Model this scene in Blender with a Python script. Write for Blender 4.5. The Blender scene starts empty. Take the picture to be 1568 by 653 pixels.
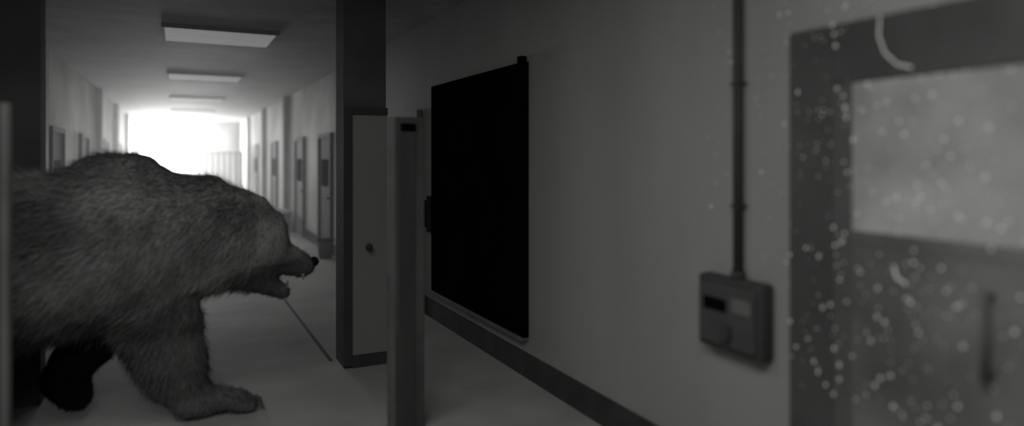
import bpy, bmesh, math, random
from mathutils import Vector, Matrix, noise
random.seed(7)
S=bpy.context.scene
try:
    S.view_settings.view_transform='Standard'
    S.view_settings.look='None'
except Exception as e: print(e)

# ---------------- materials ----------------
def mat(name,a,b=None,rough=0.8,scale=3.0,emit=0.0,ecol=(1,1,1),bump=0.0,stretch=(1,1,1),detail=6,spec=0.3,metal=0.0):
    m=bpy.data.materials.new(name); m.use_nodes=True
    nt=m.node_tree; p=nt.nodes['Principled BSDF']
    p.inputs['Roughness'].default_value=rough
    p.inputs['Specular IOR Level'].default_value=spec
    p.inputs['Metallic'].default_value=metal
    if b is None: b=a*0.75
    tc=nt.nodes.new('ShaderNodeTexCoord'); mp=nt.nodes.new('ShaderNodeMapping')
    mp.inputs['Scale'].default_value=stretch
    n=nt.nodes.new('ShaderNodeTexNoise'); n.inputs['Scale'].default_value=scale; n.inputs['Detail'].default_value=detail
    r=nt.nodes.new('ShaderNodeValToRGB')
    r.color_ramp.elements[0].position=0.35; r.color_ramp.elements[1].position=0.65
    r.color_ramp.elements[0].color=(b,b*1.0,b*0.98,1); r.color_ramp.elements[1].color=(a,a*1.0,a*0.98,1)
    nt.links.new(tc.outputs['Object'],mp.inputs[0]); nt.links.new(mp.outputs[0],n.inputs['Vector'])
    nt.links.new(n.outputs['Fac'],r.inputs[0]); nt.links.new(r.outputs[0],p.inputs['Base Color'])
    if bump:
        bp=nt.nodes.new('ShaderNodeBump'); bp.inputs['Strength'].default_value=bump; bp.inputs['Distance'].default_value=0.02
        nt.links.new(n.outputs['Fac'],bp.inputs['Height']); nt.links.new(bp.outputs[0],p.inputs['Normal'])
    if emit:
        p.inputs['Emission Color'].default_value=(*ecol,1); p.inputs['Emission Strength'].default_value=emit
    return m
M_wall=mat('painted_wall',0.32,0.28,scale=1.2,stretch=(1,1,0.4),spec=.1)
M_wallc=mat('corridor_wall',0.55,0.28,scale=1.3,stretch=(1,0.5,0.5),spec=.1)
M_floor=mat('vinyl_floor',0.34,0.27,rough=0.75,scale=1.5,spec=.15)
M_ceil=mat('ceiling_tile',0.36,0.28,scale=2)
M_dark=mat('dark_paint',0.05,0.035,scale=2)
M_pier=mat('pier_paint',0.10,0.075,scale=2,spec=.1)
M_door=mat('door_paint',0.24,0.19,scale=2,stretch=(1,1,0.3),spec=.1)
M_doord=mat('dark_door',0.08,0.055,scale=2,stretch=(1,1,0.3),spec=.1)
M_edge=mat('door_edge',0.16,0.12,scale=3,spec=.1)
M_trim=mat('light_trim',0.30,0.25,scale=3)
M_black=mat('board_black',0.006,0.003,rough=1.0,scale=3,spec=0.0)
M_base=mat('baseboard_rubber',0.055,0.04,scale=4,spec=.1)
M_metal=mat('painted_steel',0.06,0.045,rough=0.7,scale=5,spec=.1)
M_metal2=mat('box_cover',0.075,0.06,rough=0.7,scale=5,spec=.1)
M_frame=mat('glazed_door_frame',0.085,0.06,rough=0.8,scale=2,spec=.1)
M_stile=mat('glazed_door_stile',0.11,0.085,rough=0.8,scale=2,spec=.1)
M_glassU=mat('frosted_glass',0.48,0.26,rough=0.5,scale=1.8)
M_glassL=mat('frosted_glass_dark',0.17,0.09,rough=0.5,scale=2.0)  # darker glass tone, used on lower pane and mid rail
M_speck=mat('speck_white',0.85,0.7,rough=0.3,scale=5)
M_panel=mat('light_diffuser',0.5,0.4,emit=0.13)
M_win=mat('bright_window',0.9,0.9,emit=14)
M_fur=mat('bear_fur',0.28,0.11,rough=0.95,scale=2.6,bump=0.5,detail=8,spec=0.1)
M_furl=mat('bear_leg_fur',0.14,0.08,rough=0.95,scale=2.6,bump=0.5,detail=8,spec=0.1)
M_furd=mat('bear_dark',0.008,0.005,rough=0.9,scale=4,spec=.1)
M_tooth=mat('bear_tooth',0.25,0.2,rough=0.6)
M_eye=mat('bear_eye',0.01,0.01,rough=0.1,spec=0.6)

# ---------------- helpers ----------------
def empty(name):
    e=bpy.data.objects.new(name,None); S.collection.objects.link(e); e.empty_display_size=0.1; return e
def finish(bm,name,m,parent=None,bevel=0,smooth=False):
    me=bpy.data.meshes.new(name); bm.to_mesh(me); bm.free()
    ms=m if isinstance(m,list) else [m]
    for k in ms: me.materials.append(k)
    o=bpy.data.objects.new(name,me); S.collection.objects.link(o)
    if parent: o.parent=parent
    if bevel:
        b=o.modifiers.new('b','BEVEL'); b.width=bevel; b.segments=2; b.limit_method='ANGLE'
    if smooth:
        for p in me.polygons: p.use_smooth=True
    return o
def box(name,x0,x1,y0,y1,z0,z1,m,parent=None,bevel=0):
    bm=bmesh.new(); bmesh.ops.create_cube(bm,size=1)
    for v in bm.verts:
        v.co=Vector(((x0+x1)/2+v.co.x*(x1-x0),(y0+y1)/2+v.co.y*(y1-y0),(z0+z1)/2+v.co.z*(z1-z0)))
    return finish(bm,name,m,parent,bevel)
def cyl(name,p0,p1,r,m,parent=None,seg=20,r2=None):
    p0=Vector(p0);p1=Vector(p1);d=p1-p0
    bm=bmesh.new(); bmesh.ops.create_cone(bm,cap_ends=True,segments=seg,radius1=r,radius2=r if r2 is None else r2,depth=d.length)
    rot=d.to_track_quat('Z','Y').to_matrix().to_4x4()
    bm.transform(Matrix.Translation((p0+p1)/2)@rot)
    o=finish(bm,name,m,parent)
    for p in o.data.polygons: p.use_smooth=len(p.vertices)==4
    return o
def ball(name,c,r,m,parent=None,sc=(1,1,1)):
    bm=bmesh.new(); bmesh.ops.create_uvsphere(bm,u_segments=20,v_segments=12,radius=r)
    for v in bm.verts: v.co=Vector((c[0]+v.co.x*sc[0],c[1]+v.co.y*sc[1],c[2]+v.co.z*sc[2]))
    return finish(bm,name,m,parent,smooth=True)

W=2.5; CZ=3.25; LX=-1.6; END=32.0
# ---------------- shell ----------------
box('floor',-3.2,2.7,-3.0,END+.2,-0.1,0,M_floor)
box('ceiling',-3.2,2.7,-3.0,END+.2,CZ,CZ+.1,M_ceil)
box('wall_right',W,W+.2,-3.0,9.5,0,CZ,M_wall)
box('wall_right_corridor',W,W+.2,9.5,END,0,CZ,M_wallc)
box('wall_left',-3.2,-3.0,-3.0,5.75,0,CZ,M_wall)
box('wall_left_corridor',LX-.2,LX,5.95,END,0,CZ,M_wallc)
box('wall_back',-3.2,2.7,-3.2,-3.0,0,CZ,M_wall)
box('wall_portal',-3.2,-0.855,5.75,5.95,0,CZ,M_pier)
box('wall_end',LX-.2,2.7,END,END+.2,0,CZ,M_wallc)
box('baseboard_right',W-.025,W,2.3,END,0,0.19,M_base)
box('baseboard_left',LX,LX+.025,5.95,END,0,0.15,M_base)
box('trim_1',1.17,1.20,5.9,16.0,0.0,0.006,M_dark)   # thin dark strip on the floor

# ---------------- pier with door face ----------------
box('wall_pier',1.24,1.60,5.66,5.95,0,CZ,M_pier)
d=empty('door_1')
box('frame_left',1.23,1.30,5.60,5.66,0.02,2.16,M_dark,d)
box('frame_top',1.30,1.60,5.60,5.66,2.10,2.16,M_dark,d)
box('leaf',1.30,1.60,5.62,5.66,0.10,2.10,M_door,d,0.004)
box('kick_plate',1.30,1.60,5.605,5.62,0.0,0.10,M_dark,d)
cyl('knob_stem',(1.43,5.62,1.0),(1.43,5.57,1.0),0.012,M_dark,d)
ball('knob',(1.43,5.56,1.0),0.030,M_dark,d,(1,.8,1))

# open door leaf
def leaf(name,a,b,th,z1,mface,medge,knob=True):
    e=empty(name); a=Vector((*a,0)); b=Vector((*b,0)); u=(b-a); L=u.length; u.normalize(); n=Vector((-u.y,u.x,0))
    M=Matrix(((u.x,n.x,0,a.x),(u.y,n.y,0,a.y),(0,0,1,0),(0,0,0,1)))
    def lb(nm,x0,x1,y0,y1,z0,z1,m,bev=0):
        o=box(nm,x0,x1,y0,y1,z0,z1,m,e,bev); o.data.transform(M); return o
    lb('slab',0.03,L,-th/2,th/2,0.0,z1,mface,0.003)
    lb('edge_strip',0,0.03,-th/2-.004,th/2+.004,0.0,z1,medge,0.003)
    if L>.5:
        lb('inset_panel_upper',0.14,L-.12,-th/2-.006,-th/2,1.1,z1-.15,mface,0.004)
        lb('inset_panel_lower',0.14,L-.12,-th/2-.006,-th/2,0.2,0.95,mface,0.004)
        lb('lever',0.07,0.18,-th/2-.05,-th/2-.035,1.0,1.02,M_dark,0.003)
        lb('lever_rose',0.065,0.095,-th/2-.04,-th/2,0.99,1.03,M_dark,0.003)
    else:
        lb('inset_panel',0.05,L-.04,-th/2-.008,-th/2,0.0,z1-.05,M_doord,0.004)
        lb('top_hinge',0.06,L-.04,-th/2-.014,-th/2-.008,z1-.09,z1-.04,M_black,0.003)
    lb('hinge_post',L,L+.03,-.03,.03,0,z1,mface,0.004)
    return e
leaf('door_2',(1.195,4.15),(1.40,4.20),0.05,2.0,mat('door_side',.10,.07,scale=2,spec=.1),M_edge)
leaf('door_3',(-0.70,3.90),(-1.52,4.02),0.045,2.0,M_doord,M_edge)
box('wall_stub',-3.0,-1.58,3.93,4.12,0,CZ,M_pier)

# ---------------- blackboard ----------------
bb=empty('blackboard')
box('slate',W-.035,W-.002,4.775,6.895,0.345,2.475,M_black,bb)
box('frame_top',W-.05,W-.001,4.755,6.915,2.475,2.50,M_black,bb,.003)
box('frame_bottom',W-.05,W-.001,4.755,6.915,0.32,0.345,M_black,bb,.003)
box('frame_side_1',W-.05,W-.001,4.755,4.78,0.32,2.50,M_black,bb,.003)
box('frame_side_2',W-.05,W-.001,6.89,6.915,0.32,2.50,M_black,bb,.003)
box('bracket',W-.06,W-.001,4.79,4.85,2.50,2.55,M_black,bb,.004)
box('tray',W-.07,W-.001,4.76,6.91,0.29,0.315,M_edge,bb,.004)
ic=empty('wall_intercom')
box('body',W-.07,W-.001,7.00,7.12,0.93,1.32,M_dark,ic,.01)
box('handset',W-.11,W-.07,7.03,7.09,0.98,1.28,M_black,ic,.012)
box('speaker',W-.078,W-.07,7.095,7.115,1.05,1.2,M_black,ic)

# ---------------- doors in corridor walls ----------------
def wdoor(i,x,sgn,y0,y1,z1,mface=M_doord,mfr=M_dark):
    e=empty('door_%d'%i); s=-sgn
    def bx(n,a,b,y0,y1,z0,z1,m,bev=0):
        xa,xb=sorted((x+s*a,x+s*b)); return box(n,xa,xb,y0,y1,z0,z1,m,e,bev)
    bx('jamb_1',0.0,.06,y0-.08,y0,0,z1+.08,mfr); bx('jamb_2',0.0,.06,y1,y1+.08,0,z1+.08,mfr)
    bx('header',0.0,.06,y0,y1,z1,z1+.08,mfr); bx('leaf',0.0,.03,y0,y1,0.0,z1,mface)
    bx('vision_pane',.03,.034,y0+.2,y1-.2,1.2,1.7,M_black)
    xk=x+s*.03; cyl('handle',(xk,y0+.1,1.0),(xk+s*.06,y0+.1,1.0),.02,M_dark,e)
wdoor(4,W,1,7.45,8.4,2.2,M_doord,M_trim)
k=5
for y in (12.3,15.2,19.6,24.5):
    wdoor(k,W,1,y,y+1.05,2.1, M_doord if k%2 else M_door); k+=1
for y in (11.4,14.7,19.0,24.0):
    wdoor(k,LX,-1,y,y+1.05,2.1); k+=1
k=2
for y in (10.3,17.6,22.4,27.3):
    box('trim_%d'%k,W-.12,W,y,y+.25,0,CZ,M_wallc); k+=1
    box('trim_%d'%k,LX,LX+.12,y,y+.25,0,CZ,M_wallc); k+=1

wb=empty('waste_bin')
cyl('body',(2.30,11.9,0),(2.30,11.9,.30),.11,M_dark,wb,24,.14)
cyl('rim',(2.30,11.9,.30),(2.30,11.9,.33),.15,M_black,wb,24)
be=empty('corridor_bench')
box('seat',2.02,2.42,16.4,17.5,.42,.47,M_door,be,.01)
for i,y in enumerate((16.5,17.4)):
    box('leg_%d'%(i+1),2.06,2.38,y-.03,y+.03,0,.42,M_dark,be)

# ---------------- ceiling panels ----------------
for y in (9.1,13.9,19.3,24.6,29.2):
    e=empty('ceiling_light_panel')
    a,b,h=-.12,1.08,.52
    box('diffuser',a,b,y-h,y+h,CZ-.04,CZ-.025,M_panel,e)
    box('frame_1',a-.03,a,y-h-.03,y+h+.03,CZ-.045,CZ,M_trim,e); box('frame_2',b,b+.03,y-h-.03,y+h+.03,CZ-.045,CZ,M_trim,e)
    box('frame_3',a,b,y-h-.03,y-h,CZ-.045,CZ,M_trim,e); box('frame_4',a,b,y+h,y+h+.03,CZ-.045,CZ,M_trim,e)
    L=bpy.data.lights.new('panel_lamp','AREA'); L.shape='RECTANGLE'; L.size=1.1; L.size_y=.95
    L.energy={9.1:9,13.9:24,19.3:42}.get(y,34)
    o=bpy.data.objects.new('panel_lamp',L); S.collection.objects.link(o); o.location=(.48,y,CZ-.07); o.parent=e

# ---------------- bright end window + gate ----------------
w=empty('window_1')
x0,x1=-1.35,0.75
box('glazing',x0,x1,END-.05,END-.03,1.0,2.75,M_win,w)
box('frame_l',x0-.06,x0,END-.08,END,.94,2.81,M_trim,w); box('frame_r',x1,x1+.06,END-.08,END,.94,2.81,M_trim,w)
box('frame_t',x0,x1,END-.08,END,2.75,2.81,M_trim,w); box('frame_b',x0,x1,END-.08,END,.94,1.0,M_trim,w)
box('mullion',-.33,-.27,END-.08,END-.03,1.0,2.75,M_trim,w)
g=empty('security_gate')
for i in range(7):
    cyl('bar_%d'%(i+1),(1.05+i*.21,28.8,0),(1.05+i*.21,28.8,1.9),.05,M_dark,g,10)
box('rail_top',1.0,2.36,28.76,28.84,1.86,1.94,M_dark,g); box('rail_bottom',1.0,2.36,28.76,28.84,.08,.16,M_dark,g)
L=bpy.data.lights.new('window_light','AREA'); L.shape='RECTANGLE'; L.size=1.9; L.size_y=1.5; L.energy=720
o=bpy.data.objects.new('window_light',L); S.collection.objects.link(o); o.location=(-.3,END-.1,1.9); o.rotation_euler=(math.radians(-90),0,0)

# scattering volume added for glow round the end window and a softer corridor
hm=bpy.data.materials.new('glow_scatter'); hm.use_nodes=True; nt=hm.node_tree
nt.nodes.remove(nt.nodes['Principled BSDF'])
vs=nt.nodes.new('ShaderNodeVolumeScatter'); vs.inputs['Density'].default_value=.022; vs.inputs['Anisotropy'].default_value=.7
nt.links.new(vs.outputs[0],nt.nodes['Material Output'].inputs['Volume'])
box('glow_haze',LX+.14,1.98,6.1,28.6,0.02,CZ-.16,hm)

# ---------------- conduit + switch box ----------------
c=empty('conduit_pipe')
cyl('pipe',(W-.035,2.49,1.19),(W-.035,2.49,CZ),.024,M_metal,c)
for i,z in enumerate((1.5,2.1,2.7)):
    box('clamp_%d'%(i+1),W-.060,W-.001,2.46,2.52,z,z+.015,M_metal,c,.003)
sb=empty('electrical_switch_box')
box('housing',W-.09,W-.001,2.29,2.715,.79,1.155,M_metal,sb,.02)
box('cover',W-.105,W-.09,2.32,2.685,.82,1.12,M_metal2,sb,.008)
box('label_plate',W-.11,W-.105,2.34,2.46,1.0,1.07,M_edge,sb)
box('display',W-.11,W-.105,2.50,2.65,0.99,1.05,M_black,sb)
box('switch_lever',W-.14,W-.105,2.46,2.51,.86,.93,M_dark,sb,.005)
cyl('gland',(W-.035,2.49,1.155),(W-.035,2.49,1.188),.035,M_metal,sb)

# ---------------- glazed door near right ----------------
gd=empty('door_20')
box('frame_side_1',W-.05,W,1.95,2.17,0,2.30,M_frame,gd,.01)
box('frame_side_2',W-.05,W,0.55,0.72,0,2.30,M_frame,gd,.01)
box('frame_top',W-.05,W,.72,1.95,2.05,2.30,M_frame,gd,.01)
box('stile',W-.045,W,1.86,1.95,0,2.05,M_stile,gd,.005)
box('pane_upper',W-.04,W-.001,.72,1.86,1.45,2.05,M_glassU,gd)
box('mid_rail',W-.045,W,.72,1.86,1.40,1.45,M_glassL,gd)
box('pane_lower',W-.04,W-.001,.72,1.86,.15,1.40,M_glassL,gd)
box('bottom_rail',W-.045,W,.72,1.86,0,.15,M_stile,gd)
cyl('handle',(W-.09,1.33,1.0),(W-.09,1.33,1.3),.012,M_stile,gd)
for z in (1.02,1.28): cyl('handle_mount',(W-.09,1.33,z),(W-.04,1.33,z),.01,M_stile,gd)

# lens dirt specks, modelled as white flecks on wall + door
bm=bmesh.new()
def speck(y,z,r,x):
    bmesh.ops.create_icosphere(bm,subdivisions=1,radius=r,matrix=Matrix.Translation((x,y,z))@Matrix.Diagonal((.4,1,random.uniform(.8,1.4),1)))
def surf(y,z=1.5):
    if z>2.3: return W-.004
    if .72<y<1.86: return W-.043
    if y<2.17: return W-.053
    return W-.004
for i in range(760):
    y=random.triangular(0.95,2.8,1.6); z=random.uniform(.75,2.6)
    if 2.2<y<2.8 and z<1.2: continue
    if 2.43<y<2.55: continue
    r=random.choice((.002,.003,.004,.005,.008))
    speck(y,z,r,surf(y,z))
def smear(pts,r,x):
    for j in range(len(pts)-1):
        for q in range(14):
            f=q/14; y=pts[j][0]*(1-f)+pts[j+1][0]*f; z=pts[j][1]*(1-f)+pts[j+1][1]*f
            speck(y,z,r,x)
smear([(1.73,2.29),(1.735,2.22),(1.71,2.15),(1.66,2.10),(1.60,2.08)],.005,W-.053)
smear([(1.68,1.33),(1.67,1.29),(1.63,1.27)],.005,W-.043)
finish(bm,'lens_specks',M_speck)

# ---------------- bear ----------------
bm=bmesh.new()
def sph(c,r,sc=(1,1,1)):
    bmesh.ops.create_icosphere(bm,subdivisions=3,radius=r,matrix=Matrix.Translation(c)@Matrix.Diagonal((*sc,1)))
def cap(pts,n=9,sy=1.0):
    for (a,ra),(b,rb) in zip(pts[:-1],pts[1:]):
        for q in range(n+1):
            f=q/n; c=Vector(a).lerp(Vector(b),f); sph(c,ra*(1-f)+rb*f,(1,sy,1))
BY=5.13
cap([((-1.75,BY,1.08),.42),((-1.3,BY,1.10),.50),((-.75,BY,1.10),.54),((-.38,BY,1.18),.54)],8,.80)
sph((-.36,BY,1.40),.38,(1.15,.75,1)); sph((-1.0,BY,.95),.42,(1.2,.9,1))
cap([((-.2,BY,1.20),.47),((.15,BY,1.20),.42),((.38,BY-.01,1.155),.345)],8,.8)
sph((.45,BY-.02,1.12),.27,(1.05,.9,1.0)); sph((.5,BY-.02,1.20),.17,(1.1,1,1))
cap([((.52,BY-.02,1.09),.18),((.68,BY-.02,1.02),.115),((.80,BY-.02,.96),.085),((.85,BY-.02,.95),.07)],6,.95)
sph((.50,BY-.02,.95),.16,(1.1,.8,.8))
cap([((.50,BY-.02,.905),.11),((.62,BY-.02,.810),.068),((.70,BY-.02,.77),.055)],6,.95)
for s in (-1,1): sph((.26,BY+s*.20,1.42),.07,(.7,.5,1.1))
cap([((-2.1,BY,1.2),.12),((-2.22,BY,1.08),.07)],4)
ny=BY-.08; fy=BY+.19
cap([((-.22,ny,1.0),.34),((-.13,ny,.72),.28),((-.06,ny,.48),.24),((.02,ny,.26),.19),((.07,ny,.14),.135)],8,.75)
cap([((.07,ny,.13),.13),((.22,ny,.095),.11),((.38,ny,.07),.08)],5,1.1)
for t in range(5): cap([((.36,ny-.10+t*.05,.06),.045),((.49-.015*abs(t-2),ny-.11+t*.055,.04),.035)],4)
cap([((-.35,fy,.95),.28),((-.42,fy,.68),.20),((-.50,fy,.50),.16),((-.60,fy,.40),.15),((-.66,fy,.29),.14)],7,.8)
cap([((-.66,fy,.29),.14),((-.60,fy,.17),.105)],4,1.1)
for t in range(5): cap([((-.62,fy-.08+t*.04,.16),.035),((-.55,fy-.08+t*.04,.10),.028)],3)
for yy,dx in ((ny-.08,0.14),(fy,-.35)):
    cap([((-1.55+dx,yy,.95),.36),((-1.25+dx,yy,.66),.22),((-1.45+dx,yy,.32),.12),((-1.42+dx,yy,.12),.11)],7,.75)
    cap([((-1.45+dx,yy,.10),.10),((-1.2+dx,yy,.08),.095),((-1.08+dx,yy,.065),.075)],5,1.1)
    for t in range(5): cap([((-1.10+dx,yy-.09+t*.045,.05),.038),((-1.0+dx,yy-.1+t*.05,.035),.03)],3)
me=bpy.data.meshes.new('tmp'); bm.to_mesh(me); bm.free()
tmp=bpy.data.objects.new('tmp',me); S.collection.objects.link(tmp)
rm=tmp.modifiers.new('r','REMESH'); rm.mode='VOXEL'; rm.voxel_size=.022
sm=tmp.modifiers.new('s','SMOOTH'); sm.factor=.5; sm.iterations=6
dg=bpy.context.evaluated_depsgraph_get(); dg.update()
bme=bpy.data.meshes.new_from_object(tmp.evaluated_get(dg))
bpy.data.objects.remove(tmp)
bm=bmesh.new(); bm.from_mesh(bme)
bm.normal_update()
for v in bm.verts:
    n=noise.fractal(v.co*5.0,1.0,2.0,3)
    v.co+=v.normal*n*.022
    if v.co.z<0.0: v.co.z=0.0
bm.normal_update()
bm.faces.ensure_lookup_table()
faces=list(bm.faces)
for f in faces:
    c=f.calc_center_median(); f.smooth=True
    nz=noise.noise(c*3.0)*.18
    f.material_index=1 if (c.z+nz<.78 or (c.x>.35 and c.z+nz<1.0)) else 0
    if c.z<.55 and c.x<-.3 and c.x>-.9 and c.y>BY-.02: f.material_index=2  # shade on the far foreleg, painted in as near-black fur
seeds=[(f.calc_center_median().copy(),f.normal.copy(),f.calc_area(),f.material_index) for f in faces]
tot=sum(s[2] for s in seeds); N=46000
for c,n,a,mi in seeds:
    k=a/tot*N; k=int(k)+(1 if random.random()<k-int(k) else 0)
    for _ in range(k):
        flow=Vector((-1,0,-.55)) if c.z>.6 else Vector((-.25,0,-1))
        head=c.x>.5
        Lh=random.uniform(.02,.035) if head else random.uniform(.05,.10)
        if c.z<.2 or mi==2: Lh*=.4
        t=(flow-n*flow.dot(n)); 
        if t.length<.05: t=Vector((0,0,-1))
        t.normalize()
        dirn=(t+n*.6+Vector((random.uniform(-.35,.35),random.uniform(-.35,.35),random.uniform(-.35,.35)))).normalized()
        sd=dirn.cross(n); 
        if sd.length<.01: continue
        sd.normalize(); wd=.0045
        base=c+Vector((random.uniform(-.012,.012),random.uniform(-.012,.012),random.uniform(-.012,.012)))-n*.004
        tip=base+dirn*Lh
        if tip.z<0.004: continue
        f=bm.faces.new((bm.verts.new(base-sd*wd),bm.verts.new(base+sd*wd),bm.verts.new(tip)))
        f.material_index=mi
bear=empty('bear')
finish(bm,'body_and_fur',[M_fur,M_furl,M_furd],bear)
ball('nose',(.905,BY-.02,.98),.045,M_furd,bear,(.8,1.1,.8))
for s in (-1,1):
    ball('eye',(.60,BY-.02+s*.125,1.18),.022,M_eye,bear)
for s in (-1,1):
    cyl('upper_fang',(.82,BY-.02+s*.04,.905),(.825,BY-.02+s*.04,.855),.012,M_tooth,bear,10,.002)
    cyl('lower_fang',(.71,BY-.02+s*.03,.805),(.725,BY-.02+s*.03,.855),.010,M_tooth,bear,10,.002)
for j in range(5):
    cyl('claw',(.505,ny-.11+j*.055,.045),(.55,ny-.112+j*.056,.014),.010,M_furl,bear,8,.003)

# ---------------- unseen fill lights ----------------
def area(name,loc,sx,sy,e,rot=(0,0,0)):
    L=bpy.data.lights.new(name,'AREA'); L.shape='RECTANGLE'; L.size=sx; L.size_y=sy; L.energy=e
    o=bpy.data.objects.new(name,L); S.collection.objects.link(o); o.location=loc; o.rotation_euler=rot; return o
area('room_fill',(-.6,.6,CZ-.03),1.5,1.5,60)  # added fill for the near room, no fixture in view
area('bear_fill',(-.2,3.0,CZ-.03),1.0,1.0,14)  # added out-of-frame fill to brighten the bear
area('door_fill',(0.9,0.6,2.6),.5,.5,11,(0,math.radians(-65),0))  # out-of-frame area light tilted at the glazed door, no fixture
wd=bpy.data.worlds.new('w'); S.world=wd; wd.use_nodes=True
wd.node_tree.nodes['Background'].inputs[0].default_value=(.5,.5,.5,1); wd.node_tree.nodes['Background'].inputs[1].default_value=.05

# ---------------- camera ----------------
cd=bpy.data.cameras.new('security_camera'); cam=bpy.data.objects.new('security_camera',cd); S.collection.objects.link(cam)
cd.sensor_width=36; cd.lens=23.88; cd.shift_y=-.0552
cam.location=(0,0,1.75); cam.rotation_euler=(math.radians(90),0,-math.atan(514/1040))
cd.dof.use_dof=True; cd.dof.focus_distance=6.4; cd.dof.aperture_fstop=.38
cd.clip_end=100
S.camera=cam
